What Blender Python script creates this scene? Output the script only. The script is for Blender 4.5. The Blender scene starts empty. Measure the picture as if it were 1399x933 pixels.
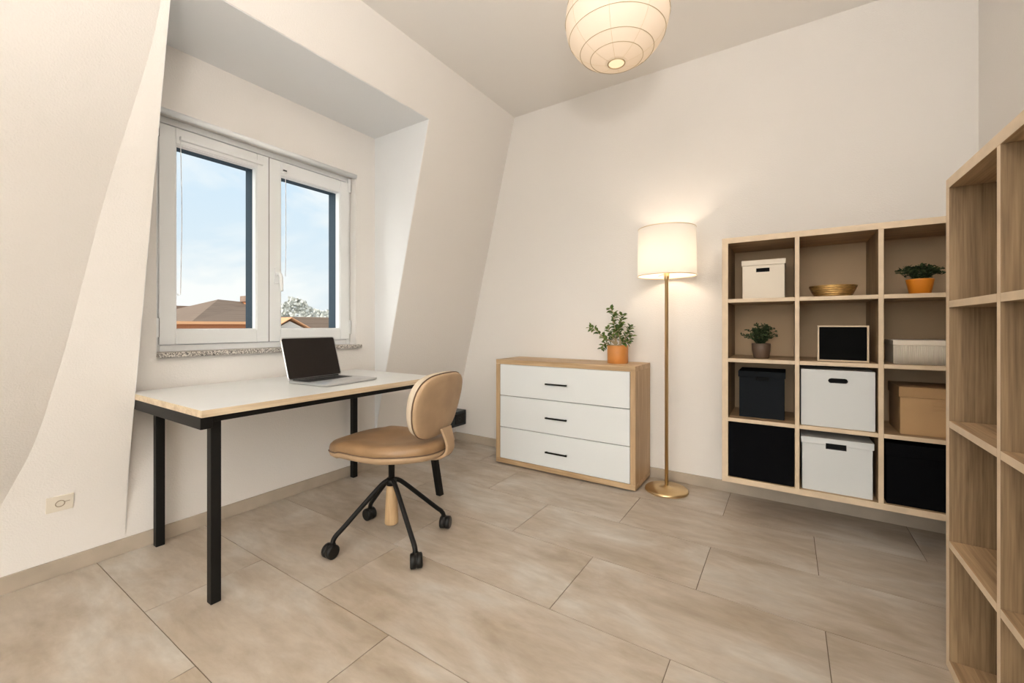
import bpy, bmesh, math, random
from mathutils import Vector, Matrix
random.seed(7)
C = bpy.context.scene.collection
PI = math.pi

# ---------------------------------------------------------------- materials
def mat(name, col=(.8, .8, .8), rough=.5, metal=0., bump=0., bscale=60., var=0., vscale=4., spec=.5, sheen=0., emis=None, estr=0., stretch=(1, 1, 1)):
    m = bpy.data.materials.new(name); m.use_nodes = True
    nt = m.node_tree; N = nt.nodes; L = nt.links
    b = N['Principled BSDF']
    b.inputs['Base Color'].default_value = (*col, 1)
    b.inputs['Roughness'].default_value = rough
    b.inputs['Metallic'].default_value = metal
    b.inputs['Specular IOR Level'].default_value = spec
    if sheen: b.inputs['Sheen Weight'].default_value = sheen
    if emis:
        b.inputs['Emission Color'].default_value = (*emis, 1); b.inputs['Emission Strength'].default_value = estr
    tc = N.new('ShaderNodeTexCoord'); mp = N.new('ShaderNodeMapping'); mp.inputs['Scale'].default_value = stretch
    L.new(tc.outputs['Object'], mp.inputs[0])
    if var:
        n = N.new('ShaderNodeTexNoise'); n.inputs['Scale'].default_value = vscale; n.inputs['Detail'].default_value = 6
        L.new(mp.outputs[0], n.inputs['Vector'])
        r = N.new('ShaderNodeValToRGB')
        r.color_ramp.elements[0].position = .3; r.color_ramp.elements[1].position = .7
        r.color_ramp.elements[0].color = (*[c * (1 - var) for c in col], 1)
        r.color_ramp.elements[1].color = (*[min(1, c * (1 + var * .6)) for c in col], 1)
        L.new(n.outputs['Fac'], r.inputs[0]); L.new(r.outputs[0], b.inputs['Base Color'])
    if bump:
        n2 = N.new('ShaderNodeTexNoise'); n2.inputs['Scale'].default_value = bscale; n2.inputs['Detail'].default_value = 4
        L.new(mp.outputs[0], n2.inputs['Vector'])
        bp = N.new('ShaderNodeBump'); bp.inputs['Strength'].default_value = bump; bp.inputs['Distance'].default_value = .004
        L.new(n2.outputs['Fac'], bp.inputs['Height']); L.new(bp.outputs[0], b.inputs['Normal'])
    return m

def wood(name, dark, light, axis='z', rough=.5, s=1.0, contrast=(.38, .64)):
    """oak: long stretched noise grain, cathedral swirls from a distorted wave"""
    m = bpy.data.materials.new(name); m.use_nodes = True
    nt = m.node_tree; N = nt.nodes; L = nt.links; b = N['Principled BSDF']
    b.inputs['Roughness'].default_value = rough
    tc = N.new('ShaderNodeTexCoord'); geo = N.new('ShaderNodeObjectInfo')
    add = N.new('ShaderNodeVectorMath'); add.operation = 'ADD'
    cmb = N.new('ShaderNodeMath'); cmb.operation = 'MULTIPLY'; cmb.inputs[1].default_value = 7.3
    L.new(geo.outputs['Random'], cmb.inputs[0])
    L.new(tc.outputs['Object'], add.inputs[0]); L.new(cmb.outputs[0], add.inputs[1])
    def noise(sc, along, det, dist=0):
        mp = N.new('ShaderNodeMapping')
        v = [sc, sc, sc]; v['xyz'.index(axis)] = along
        mp.inputs['Scale'].default_value = v
        L.new(add.outputs[0], mp.inputs[0])
        n = N.new('ShaderNodeTexNoise'); n.inputs['Scale'].default_value = 1; n.inputs['Detail'].default_value = det
        n.inputs['Distortion'].default_value = dist
        L.new(mp.outputs[0], n.inputs['Vector']); return n
    a = noise(150 * s, 5 * s, 4); c = noise(14 * s, 1.6 * s, 3, 1.2)
    mix = N.new('ShaderNodeMath'); mix.operation = 'MULTIPLY_ADD'; mix.inputs[1].default_value = .45
    sc = N.new('ShaderNodeMath'); sc.operation = 'MULTIPLY'; sc.inputs[1].default_value = .55
    L.new(c.outputs['Fac'], sc.inputs[0]); L.new(a.outputs['Fac'], mix.inputs[0]); L.new(sc.outputs[0], mix.inputs[2])
    r = N.new('ShaderNodeValToRGB'); r.color_ramp.elements[0].position = contrast[0]; r.color_ramp.elements[1].position = contrast[1]
    r.color_ramp.elements[0].color = (*dark, 1); r.color_ramp.elements[1].color = (*light, 1)
    L.new(mix.outputs[0], r.inputs[0]); L.new(r.outputs[0], b.inputs['Base Color'])
    bp = N.new('ShaderNodeBump'); bp.inputs['Strength'].default_value = .12; bp.inputs['Distance'].default_value = .002
    L.new(a.outputs['Fac'], bp.inputs['Height']); L.new(bp.outputs[0], b.inputs['Normal'])
    return m

WALL = (.83, .80, .768)
M = {}
M['wall'] = mat('plaster', WALL, .9, bump=.35, bscale=140, spec=.2)
M['reveal'] = mat('smooth_plaster', (.84, .85, .86), .85, bump=.05, bscale=120, spec=.2)
M['ceil'] = mat('ceiling_paint', (.85, .825, .795), .9, spec=.2)
M['pvc'] = mat('white_pvc', (.86, .88, .89), .3)
M['dark_pvc'] = mat('anthracite_outer_frame', (.045, .065, .085), .8, spec=.1)
M['seal'] = mat('black_seal', (.03, .03, .03), .6)
M['base'] = mat('baseboard_tile', (.47, .40, .32), .45, var=.15, vscale=6)
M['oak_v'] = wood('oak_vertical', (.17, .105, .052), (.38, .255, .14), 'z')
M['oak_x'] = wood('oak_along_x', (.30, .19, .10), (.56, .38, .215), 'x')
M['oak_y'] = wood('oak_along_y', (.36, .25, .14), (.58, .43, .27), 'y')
M['edge'] = mat('pale_edge_band', (.70, .55, .385), .45, var=.10, vscale=14)
M['oak_dres_v'] = wood('dresser_oak_vertical', (.42, .27, .14), (.62, .44, .26), 'z', s=.8)
M['oak_dres_x'] = wood('dresser_oak_along_x', (.42, .27, .14), (.64, .46, .28), 'x', s=.8)
M['white_lac'] = mat('white_lacquer', (.79, .815, .82), .35)
M['black_metal'] = mat('black_metal', (.006, .0055, .005), .5, bump=.05, bscale=200, spec=.25)
M['black_plastic'] = mat('black_plastic', (.007, .0065, .006), .4, spec=.3)
M['brass'] = mat('brushed_brass', (.74, .56, .31), .33, metal=1, bump=.05, bscale=300, stretch=(1, 1, .05))
M['desk_top'] = mat('white_laminate', (.80, .80, .78), .32, var=.03, vscale=3)
M['desk_edge'] = wood('desk_edge_birch', (.55, .42, .28), (.75, .62, .45), 'y')
M['tan'] = mat('tan_leather', (.30, .18, .09), .36, bump=.10, bscale=160, var=.22, vscale=9)
M['tan_light'] = mat('light_tan_leather', (.46, .315, .19), .55, bump=.08, bscale=160, var=.16, vscale=8)
M['cream_pad'] = mat('cream_upholstery', (.58, .49, .38), .6, bump=.08, bscale=200, var=.08, vscale=8)
M['piping'] = mat('dark_piping', (.12, .07, .04), .6)
M['chair_wood'] = wood('chair_post_wood', (.42, .27, .14), (.58, .40, .22), 'z', s=1.5)
M['alu'] = mat('silver_aluminium', (.60, .60, .60), .35, metal=.7)
M['screen'] = mat('dark_screen', (.018, .014, .012), .35, spec=.15)
M['keys'] = mat('black_keys', (.02, .02, .02), .5)
M['pad'] = mat('grey_touchpad', (.50, .50, .49), .35)
M['white_box'] = mat('white_card', (.66, .675, .675), .6)
M['cream_box'] = mat('cream_card', (.76, .68, .57), .6)
M['black_box'] = mat('black_fabric_box', (.003, .003, .004), .85, spec=.08)
M['char_box'] = mat('charcoal_card', (.009, .011, .014), .75, spec=.12)
M['kraft'] = mat('brown_cardboard', (.50, .31, .15), .75, var=.08, vscale=5, bump=.05)
M['kraft_lid'] = mat('brown_cardboard_lid', (.42, .255, .12), .75, var=.08, vscale=5)
M['hole'] = mat('dark_interior', (.006, .006, .006), .9)
M['terracotta'] = mat('terracotta_glaze', (.62, .25, .06), .45, var=.12, vscale=10)
M['orange'] = mat('orange_glaze', (.80, .27, .02), .4)
M['brownpot'] = mat('brown_clay', (.12, .075, .05), .5)
M['soil'] = mat('potting_soil', (.06, .04, .025), .95, bump=.6, bscale=90)
M['stem'] = mat('pale_bark', (.45, .36, .22), .8, bump=.3, bscale=90)
M['gold'] = mat('woven_gold', (.62, .40, .15), .38, metal=.75, bump=.6, bscale=140, var=.3, vscale=40, stretch=(1, 1, 3))
M['black_board'] = mat('black_panel', (.002, .002, .002), .6, spec=.06)
M['socket'] = mat('cream_plastic', (.76, .70, .60), .4)
M['navy_socket'] = mat('dark_blue_black_plastic', (.012, .017, .022), .35)
M['grey_line'] = mat('taupe_line', (.40, .33, .24), .5)
M['panel_back'] = mat('taupe_back_panel', (.58, .42, .265), .85, var=.04, vscale=5)
M['lens'] = mat('bulb_glass', (.9, .85, .75), .3, emis=(1, .82, .6), estr=1.6)

def leafmat(name, a, b):
    m = mat(name, a, .6, var=0, spec=.2)
    nt = m.node_tree; N = nt.nodes; L = nt.links; p = N['Principled BSDF']
    g = N.new('ShaderNodeNewGeometry'); r = N.new('ShaderNodeValToRGB')
    r.color_ramp.elements[0].color = (*a, 1); r.color_ramp.elements[1].color = (*b, 1)
    L.new(g.outputs['Random Per Island'], r.inputs[0]); L.new(r.outputs[0], p.inputs['Base Color'])
    return m
M['leaf'] = leafmat('ficus_leaf', (.035, .085, .018), (.17, .24, .06))
M['leaf_dark'] = leafmat('small_leaf', (.022, .04, .018), (.075, .105, .045))

def granite():
    m = mat('speckled_granite', (.5, .5, .5), .35); nt = m.node_tree; N = nt.nodes; L = nt.links
    n = N.new('ShaderNodeTexVoronoi'); n.inputs['Scale'].default_value = 260
    tc = N.new('ShaderNodeTexCoord'); L.new(tc.outputs['Object'], n.inputs['Vector'])
    r = N.new('ShaderNodeValToRGB'); r.color_ramp.interpolation = 'LINEAR'
    r.color_ramp.elements[0].color = (.10, .09, .085, 1); r.color_ramp.elements[1].color = (.72, .68, .62, 1)
    r.color_ramp.elements[0].position = .2; r.color_ramp.elements[1].position = .7
    sep = N.new('ShaderNodeSeparateColor'); L.new(n.outputs['Color'], sep.inputs[0])
    L.new(sep.outputs[0], r.inputs[0]); L.new(r.outputs[0], N['Principled BSDF'].inputs['Base Color'])
    return m
M['granite'] = granite()

def tilemat():
    m = bpy.data.materials.new('stone_look_tile'); m.use_nodes = True
    nt = m.node_tree; N = nt.nodes; L = nt.links; p = N['Principled BSDF']
    tc = N.new('ShaderNodeTexCoord'); g = N.new('ShaderNodeNewGeometry')
    k = N.new('ShaderNodeMath'); k.operation = 'MULTIPLY'; k.inputs[1].default_value = 31.
    L.new(g.outputs['Random Per Island'], k.inputs[0])
    ad = N.new('ShaderNodeVectorMath'); ad.operation = 'ADD'
    L.new(tc.outputs['Object'], ad.inputs[0]); L.new(k.outputs[0], ad.inputs[1])
    def noise(scale, st, det, dist=0.):
        mp = N.new('ShaderNodeMapping'); mp.inputs['Scale'].default_value = st; L.new(ad.outputs[0], mp.inputs[0])
        n = N.new('ShaderNodeTexNoise'); n.inputs['Scale'].default_value = scale; n.inputs['Detail'].default_value = det
        n.inputs['Distortion'].default_value = dist; n.inputs['Roughness'].default_value = .6
        L.new(mp.outputs[0], n.inputs['Vector']); return n
    a = noise(2.2, (1, 2.2, 1), 5, .4); b = noise(7, (1, 3.5, 1), 8, .3); c = noise(300, (1, 1, 1), 2)
    r1 = N.new('ShaderNodeValToRGB'); e = r1.color_ramp.elements
    e[0].position = .33; e[0].color = (.41, .335, .255, 1); e[1].position = .68; e[1].color = (.59, .55, .495, 1)
    mid = e.new(.5); mid.color = (.50, .43, .355, 1)
    L.new(a.outputs['Fac'], r1.inputs[0])
    r2 = N.new('ShaderNodeValToRGB'); r2.color_ramp.elements[0].position = .32; r2.color_ramp.elements[1].position = .7
    r2.color_ramp.elements[0].color = (.87, .86, .85, 1); r2.color_ramp.elements[1].color = (1.06, 1.06, 1.06, 1)
    L.new(b.outputs['Fac'], r2.inputs[0])
    mx = N.new('ShaderNodeMix'); mx.data_type = 'RGBA'; mx.blend_type = 'MULTIPLY'; mx.inputs[0].default_value = 1
    L.new(r1.outputs[0], mx.inputs[6]); L.new(r2.outputs[0], mx.inputs[7]); L.new(mx.outputs[2], p.inputs['Base Color'])
    p.inputs['Roughness'].default_value = .42; p.inputs['Specular IOR Level'].default_value = .45
    bp = N.new('ShaderNodeBump'); bp.inputs['Strength'].default_value = .08; bp.inputs['Distance'].default_value = .001
    L.new(c.outputs['Fac'], bp.inputs['Height']); L.new(bp.outputs[0], p.inputs['Normal'])
    return m
M['tile'] = tilemat(); M['grout'] = mat('grout', (.16, .12, .085), .9)

def glassmat():
    m = bpy.data.materials.new('window_glass'); m.use_nodes = True
    nt = m.node_tree; N = nt.nodes; L = nt.links
    for n in list(N): N.remove(n)
    o = N.new('ShaderNodeOutputMaterial'); t = N.new('ShaderNodeBsdfTransparent'); t.inputs[0].default_value = (.96, .98, .98, 1)
    g = N.new('ShaderNodeBsdfGlossy'); g.inputs['Roughness'].default_value = .02
    fr = N.new('ShaderNodeFresnel'); fr.inputs[0].default_value = 1.12
    mx = N.new('ShaderNodeMixShader'); L.new(fr.outputs[0], mx.inputs[0]); L.new(t.outputs[0], mx.inputs[1]); L.new(g.outputs[0], mx.inputs[2])
    L.new(mx.outputs[0], o.inputs[0]); return m
M['glass'] = glassmat()

def shademat(name, col, trans, estr, ecol):
    m = bpy.data.materials.new(name); m.use_nodes = True
    nt = m.node_tree; N = nt.nodes; L = nt.links
    for n in list(N): N.remove(n)
    o = N.new('ShaderNodeOutputMaterial'); d = N.new('ShaderNodeBsdfDiffuse'); t = N.new('ShaderNodeBsdfTranslucent')
    d.inputs[0].default_value = (*col, 1); t.inputs[0].default_value = (*col, 1)
    mx = N.new('ShaderNodeMixShader'); mx.inputs[0].default_value = trans
    L.new(d.outputs[0], mx.inputs[1]); L.new(t.outputs[0], mx.inputs[2])
    e = N.new('ShaderNodeEmission'); e.inputs[0].default_value = (*ecol, 1); e.inputs[1].default_value = estr
    a = N.new('ShaderNodeAddShader'); L.new(mx.outputs[0], a.inputs[0]); L.new(e.outputs[0], a.inputs[1])
    L.new(a.outputs[0], o.inputs[0]); return m
M['linen'] = shademat('lit_linen_shade', (.82, .79, .74), .45, .12, (1, .86, .70))
M['paper'] = shademat('lit_rice_paper', (.80, .76, .70), .4, .06, (1, .72, .48))
M['up_fill'] = mat('fill_bowl_glow', (.9, .88, .84), .5, emis=(1, .95, .88), estr=150)  # strong glow of the added bowl lamp behind the camera
M['globe_fill'] = mat('fill_globe_glow', (.9, .88, .84), .5, emis=(1, .93, .84), estr=5)  # glow of the added globe behind the camera
M['paper_seam'] = mat('paper_seam', (.75, .66, .50), .8)
M['paper_rib'] = mat('paper_rib', (.50, .42, .28), .8)

# outside
def roofmat(name, a, b, sc):
    m = mat(name, a, .9); nt = m.node_tree; N = nt.nodes; L = nt.links
    br = N.new('ShaderNodeTexBrick'); br.inputs['Scale'].default_value = sc
    br.inputs['Color1'].default_value = (*a, 1); br.inputs['Color2'].default_value = (*b, 1); br.inputs['Mortar'].default_value = (*[x * .75 for x in a], 1)
    br.inputs['Mortar Size'].default_value = .03
    tc = N.new('ShaderNodeTexCoord'); mp = N.new('ShaderNodeMapping'); mp.inputs['Rotation'].default_value = (PI / 2, 0, PI / 2)
    L.new(tc.outputs['Object'], mp.inputs[0]); L.new(mp.outputs[0], br.inputs['Vector'])
    L.new(br.outputs[0], N['Principled BSDF'].inputs['Base Color']); return m
M['roof'] = roofmat('brown_roof_tiles', (.17, .11, .075), (.21, .145, .10), 2.2)
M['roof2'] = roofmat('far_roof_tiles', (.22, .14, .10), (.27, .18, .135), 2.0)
M['brick'] = roofmat('orange_brick', (.40, .15, .06), (.50, .24, .11), 3.0)
M['coping'] = mat('orange_coping', (.58, .30, .15), .8)
M['render'] = mat('white_render', (.50, .47, .43), .8)
M['ground'] = mat('pale_bounce_ground', (.72, .73, .72), .95, var=.2, vscale=.2)  # unseen ground kept pale to bounce light up into the niche
M['haze_tree'] = leafmat('haze_tinted_leaves', (.46, .46, .42), (.58, .57, .52))  # distance haze painted into the leaf colours
M['trunk'] = mat('trunk_bark', (.30, .25, .2), .9)

# ---------------------------------------------------------------- mesh helpers
class MB:
    def __init__(s): s.bm = bmesh.new(); s.mats = []
    def mi(s, m):
        if m not in s.mats: s.mats.append(m)
        return s.mats.index(m)
    def face(s, pts, m):
        vs = [s.bm.verts.new(p) for p in pts]; f = s.bm.faces.new(vs); f.material_index = s.mi(m); return f
    def box(s, a, b, m, mf=None, frontm=None):
        """frontm = (axis,sign,mat): a different material on one face"""
        x0, y0, z0 = a; x1, y1, z1 = b
        v = [s.bm.verts.new(p) for p in [(x0, y0, z0), (x1, y0, z0), (x1, y1, z0), (x0, y1, z0), (x0, y0, z1), (x1, y0, z1), (x1, y1, z1), (x0, y1, z1)]]
        F = {'-z': (0, 3, 2, 1), '+z': (4, 5, 6, 7), '-y': (0, 1, 5, 4), '+x': (1, 2, 6, 5), '+y': (2, 3, 7, 6), '-x': (3, 0, 4, 7)}
        for k, q in F.items():
            f = s.bm.faces.new([v[i] for i in q]); mm = (mf or {}).get(k, m); f.material_index = s.mi(mm)
        return s
    def prism(s, poly, axis, a, b, m):
        """poly: 2D points in the two other axes; extruded along axis from a to b"""
        def P(p, t):
            q = list(p); q.insert('xyz'.index(axis), t); return q
        va = [s.bm.verts.new(P(p, a)) for p in poly]; vb = [s.bm.verts.new(P(p, b)) for p in poly]
        i = s.mi(m); n = len(poly)
        s.bm.faces.new(va).material_index = i; s.bm.faces.new(vb[::-1]).material_index = i
        for k in range(n):
            s.bm.faces.new([va[k], vb[k], vb[(k + 1) % n], va[(k + 1) % n]]).material_index = i
        return s
    def lathe(s, prof, m, c=(0, 0, 0), n=48, closed=False, smooth=True):
        i = s.mi(m); rings = []
        for r, z in prof:
            if r < 1e-6: rings.append([s.bm.verts.new((c[0], c[1], c[2] + z))])
            else: rings.append([s.bm.verts.new((c[0] + r * math.cos(2 * PI * k / n), c[1] + r * math.sin(2 * PI * k / n), c[2] + z)) for k in range(n)])
        pairs = list(zip(rings, rings[1:])) + ([(rings[-1], rings[0])] if closed else [])
        for A, B in pairs:
            for k in range(n):
                k2 = (k + 1) % n
                if len(A) == 1 and len(B) == 1: continue
                if len(A) == 1: q = [A[0], B[k2], B[k]]
                elif len(B) == 1: q = [A[k], A[k2], B[0]]
                else: q = [A[k], A[k2], B[k2], B[k]]
                f = s.bm.faces.new(q); f.material_index = i; f.smooth = smooth
        return s
    def tube(s, pts, rad, m, n=12, caps=True, closed=False):
        i = s.mi(m); pts = [Vector(p) for p in pts]; N = len(pts)
        rads = rad if isinstance(rad, (list, tuple)) else [rad] * N
        rings = []; up = None
        for k, p in enumerate(pts):
            if closed: t = (pts[(k + 1) % N] - pts[k - 1]).normalized()
            else: t = (pts[min(k + 1, N - 1)] - pts[max(k - 1, 0)]).normalized()
            if up is None: up = Vector((0, 0, 1)) if abs(t.z) < .9 else Vector((1, 0, 0))
            u = (up - t * up.dot(t)).normalized(); w = t.cross(u); up = u
            rings.append([s.bm.verts.new(p + (u * math.cos(2 * PI * j / n) + w * math.sin(2 * PI * j / n)) * rads[k]) for j in range(n)])
        prs = list(zip(rings, rings[1:])) + ([(rings[-1], rings[0])] if closed else [])
        for A, B in prs:
            for j in range(n):
                f = s.bm.faces.new([A[j], A[(j + 1) % n], B[(j + 1) % n], B[j]]); f.material_index = i; f.smooth = True
        if caps and not closed:
            s.bm.faces.new(rings[0][::-1]).material_index = i; s.bm.faces.new(rings[-1]).material_index = i
        return s
    def pillow(s, outline, prof, m, fn=None, caps_m=None):
        """outline: 2D closed loop; prof: list of (scale, z) from bottom centre to top centre"""
        n = len(outline); i = s.mi(m); rings = []
        for sc, z in prof:
            if sc < 1e-6: P = [(0, 0, z)]
            else: P = [(x * sc, y * sc, z) for x, y in outline]
            rings.append([s.bm.verts.new(fn(*p) if fn else p) for p in P])
        for A, B in zip(rings, rings[1:]):
            for k in range(n):
                k2 = (k + 1) % n
                if len(A) == 1: q = [A[0], B[k2], B[k]]
                elif len(B) == 1: q = [A[k], A[k2], B[0]]
                else: q = [A[k], A[k2], B[k2], B[k]]
                f = s.bm.faces.new(q); f.material_index = i; f.smooth = True
        return s
    def build(s, name, parent=None, loc=(0, 0, 0), bevel=0, rot=None):
        bmesh.ops.recalc_face_normals(s.bm, faces=s.bm.faces)
        me = bpy.data.meshes.new(name); s.bm.to_mesh(me); s.bm.free()
        for m in s.mats: me.materials.append(M[m])
        o = bpy.data.objects.new(name, me); C.objects.link(o); o.location = loc
        if rot: o.rotation_euler = rot
        if parent: o.parent = parent
        if bevel:
            b = o.modifiers.new('bevel', 'BEVEL'); b.width = bevel; b.segments = 3; b.limit_method = 'ANGLE'; b.angle_limit = math.radians(40)
            for p in me.polygons: p.use_smooth = True
            w = o.modifiers.new('wn', 'WEIGHTED_NORMAL'); w.keep_sharp = True
        return o

def cut(o, a, b, m='hole', rounded=0, axis='y'):
    """real hole in o: difference with a box (rounded>0: stadium along x)"""
    c = MB()
    if rounded:
        x0, y0, z0 = a; x1, y1, z1 = b; r = (z1 - z0) / 2; P = []
        for k in range(13): t = -PI / 2 + PI * k / 12; P.append((x1 - r + r * math.cos(t), (z0 + z1) / 2 + r * math.sin(t)))
        for k in range(13): t = PI / 2 + PI * k / 12; P.append((x0 + r + r * math.cos(t), (z0 + z1) / 2 + r * math.sin(t)))
        c.prism(P, 'y', y0, y1, m)
    else: c.box(a, b, m)
    co = c.build('cutter'); co.parent = None; co.matrix_world = o.matrix_world.copy()
    bo = o.modifiers.new('cut', 'BOOLEAN'); bo.operation = 'DIFFERENCE'; bo.object = co; bo.solver = 'EXACT'; bo.material_mode = 'TRANSFER'
    o.modifiers.move(len(o.modifiers) - 1, 0)
    mods = [x for x in o.modifiers if x != bo]; st = [x.show_viewport for x in mods]
    for x in mods: x.show_viewport = False
    bpy.context.view_layer.update()
    dg = bpy.context.evaluated_depsgraph_get()
    me = bpy.data.meshes.new_from_object(o.evaluated_get(dg), depsgraph=dg)
    o.modifiers.remove(bo); o.data = me; bpy.data.objects.remove(co)
    for x, t in zip(o.modifiers, st): x.show_viewport = t
    return o

def thing(name, label, cat, loc=(0, 0, 0), rz=0, group=None):
    o = bpy.data.objects.new(name, None); C.objects.link(o); o.empty_display_size = .05
    o.location = loc; o.rotation_euler = (0, 0, rz); o['label'] = label; o['category'] = cat
    if group: o['group'] = group
    return o
def tag(o, label, cat, group=None):
    o['label'] = label; o['category'] = cat
    if group: o['group'] = group
    return o
def struct(name, mb, **k):
    o = mb.build(name, **k); o['kind'] = 'structure'; return o
def semp(name, loc=(0, 0, 0)):
    o = bpy.data.objects.new(name, None); C.objects.link(o); o.location = loc; o['kind'] = 'structure'; o.empty_display_size = .05; return o

# ---------------------------------------------------------------- room shell
XW, YB, XR, ZC, YN = -2.69, 3.12, .825, 2.94, -2.4
def sx(z): return -2.75 + .25 * z          # face of the sloped wall
ZK = (XW + 2.75) / .25                     # top of the low upright wall
DY0, DY1, DZ = .68, 2.16, 2.56             # dormer niche
WY0, WY1, WZ0, WZ1 = .80, 1.985, .95, 2.21  # window recess
T = .25

# floor: one mesh, each tile its own island, grout bed beneath
rows = [(-2.45, []), (-2.02, []), (-1.587, []), (-1.154, []), (-.72, []), (-.288, []), (.145, [-1.60, -.70, .18]), (.577, [-2.065, -1.185, -.30, .58]), (1.011, [-1.625, -.74, -.322 + .0, .57]),
        (1.445, [-1.66, -.772, .116]), (1.885, [-2.11, -1.23, -.317, .57]), (2.29, [-1.69, -.785, .118]), (2.70, [-2.1, -1.2, -.31, .548]), (3.14, None)]
rows[8] = (1.011, [-1.625, -.322, .57])
f = MB(); g = .0016
f.face([(-2.95, -2.45, -.0025), (.95, -2.45, -.0025), (.95, 3.2, -.0025), (-2.95, 3.2, -.0025)], 'grout')
for i in range(len(rows) - 1):
    y0, J = rows[i]; y1 = rows[i + 1][0]
    if not J: J = [-2.1 + (.45 if i % 2 else 0) + .885 * k for k in range(4)]
    xs = [-2.95] + [j for j in J if -2.95 < j < .95] + [.95]
    for x0, x1 in zip(xs, xs[1:]):
        f.box((x0 + g, y0 + g, -.02), (x1 - g, y1 - g, 0), 'tile')
struct('floor', f)

# left wall: upright low part, sloped part with the dormer opening
w = MB()
def px_(z): return XW + .25 * z * z / .96 if z < .48 else sx(z)   # the low wall curves into the slope
def slab(mb, z0, z1, y0, y1, m='wall'):
    zs_ = [z0] + [k * .04 for k in range(1, 13) if z0 < k * .04 < z1] + [z1]
    mb.prism([(px_(z), z) for z in zs_] + [(px_(z1) - .35, z1), (XW - .30, min(z1, 1.2)), (XW - .30, z0)], 'y', y0, y1, m)
slab(w, 0, ZC + .1, DY1, YB + .02)
slab(w, 0, ZC + .1, -1.6, DY0)
w.prism([(sx(DZ), DZ), (sx(ZC + .1), ZC + .1), (sx(ZC + .1) - .3, ZC + .1), (sx(DZ) - .3, DZ)], 'y', DY0, DY1, 'wall')
struct('wall_left', w)
# dormer: window wall, cheeks, niche ceiling
d = MB()
XO = XW - .30
d.box((XO, DY0, 0), (XW, WY0, DZ), 'wall')
d.box((XO, WY1, 0), (XW, DY1, DZ), 'wall')
d.box((XO, WY0, 0), (XW, WY1, WZ0), 'wall')
d.box((XO, WY0, WZ1), (XW, WY1, DZ), 'wall')
struct('wall_window', d)
d = MB()
zz_ = [.10 + .04 * k for k in range(10)] + [DZ]
for y0, y1 in ((DY0 - .05, DY0 + .003), (DY1 - .003, DY1 + .05)):
    d.prism([(px_(z) - .0035, z) for z in zz_] + [(XW - .01, DZ), (XW - .01, .10)], 'y', y0, y1, 'reveal')
struct('trim_1', d)
d = MB(); d.box((XW - .01, DY0 - .03, DZ - .003), (sx(DZ) - .004, DY1 + .03, DZ + .03), 'reveal')
struct('ceiling_niche', d)

# near-left sloped wall: ruled surface away from the measured crease
cre = [(.20, 0.0), (.235, .15), (.288, .335), (.3766, .59), (.43, .86), (.4646, 1.076), (.544, 1.65), (.637, 2.19), (.665, 2.45), (.675, 2.6), (.68, 3.0)]
def fine(P, n=5):
    out = []
    for i in range(len(P) - 1):
        p0 = P[max(i - 1, 0)]; p1 = P[i]; p2 = P[i + 1]; p3 = P[min(i + 2, len(P) - 1)]
        for k in range(n):
            t = k / n
            out.append(tuple(.5 * ((2 * b) + (-a + c) * t + (2 * a - 5 * b + 4 * c - e) * t * t + (-a + 3 * b - 3 * c + e) * t ** 3) for a, b, c, e in zip(p0, p1, p2, p3)))
    return out + [P[-1]]
w = MB(); fc = fine(cre); i = w.mi('wall')
tx, ty = .34, -1.0; Lr = 3.2
A = [w.bm.verts.new((px_(z) - .004, y, z)) for y, z in fc]
B = [w.bm.verts.new((px_(z) + tx * Lr, y + ty * Lr, z)) for y, z in fc]
for k in range(len(fc) - 1):
    q = w.bm.faces.new([A[k], B[k], B[k + 1], A[k + 1]]); q.material_index = i; q.smooth = True
struct('wall_near_left', w)

w = MB(); w.box((-3.1, YB, -.02), (XR + .2, YB + .2, ZC + .1), 'wall'); struct('wall_back', w)
w = MB(); w.box((XR, YN - .2, -.02), (XR + .2, YB, ZC + .1), 'wall'); struct('wall_right', w)
w = MB(); w.box((-2.4, YN - .2, ZC), (XR, YB, ZC + .15), 'ceil')
struct('ceiling', w)
# wall behind the camera; glazed door added, unseen, to let sky light in
w = MB(); GX0, GX1, GZ = -1.45, .72, 2.45
w.box((-3.2, YN - .2, -.02), (GX0, YN, ZC), 'wall'); w.box((GX1, YN - .2, -.02), (XR, YN, ZC), 'wall'); w.box((GX0, YN - .2, GZ), (GX1, YN, ZC), 'wall')
struct('wall_near', w)
dr = semp('added_door_1', ((GX0 + GX1) / 2, YN - .1, 0))
hw = (GX1 - GX0) / 2
b = MB(); b.box((-hw, -.03, 0), (-hw + .07, .03, GZ), 'pvc'); b.box((hw - .07, -.03, 0), (hw, .03, GZ), 'pvc'); b.box((-hw + .07, -.03, GZ - .07), (hw - .07, .03, GZ), 'pvc'); b.box((-hw + .07, -.03, 0), (hw - .07, .03, .07), 'pvc'); b.box((-.045, -.03, .07), (.045, .03, GZ - .07), 'pvc')
b.build('door_frame', dr)
for x0, x1 in ((-hw + .07, -.045), (.045, hw - .07)):
    b = MB(); b.box((x0, -.004, .07), (x1, .004, GZ - .07), 'glass'); b.build('pane', dr)

# baseboards
def bboard(name, a, b_):
    m = MB(); m.box(a, b_, 'base'); return struct(name, m, bevel=.002)
bboard('baseboard_left', (XW, -.4, 0), (XW + .012, YB - .012, .072))
bboard('baseboard_back', (XW, YB - .012, 0), (XR, YB, .072))

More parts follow.
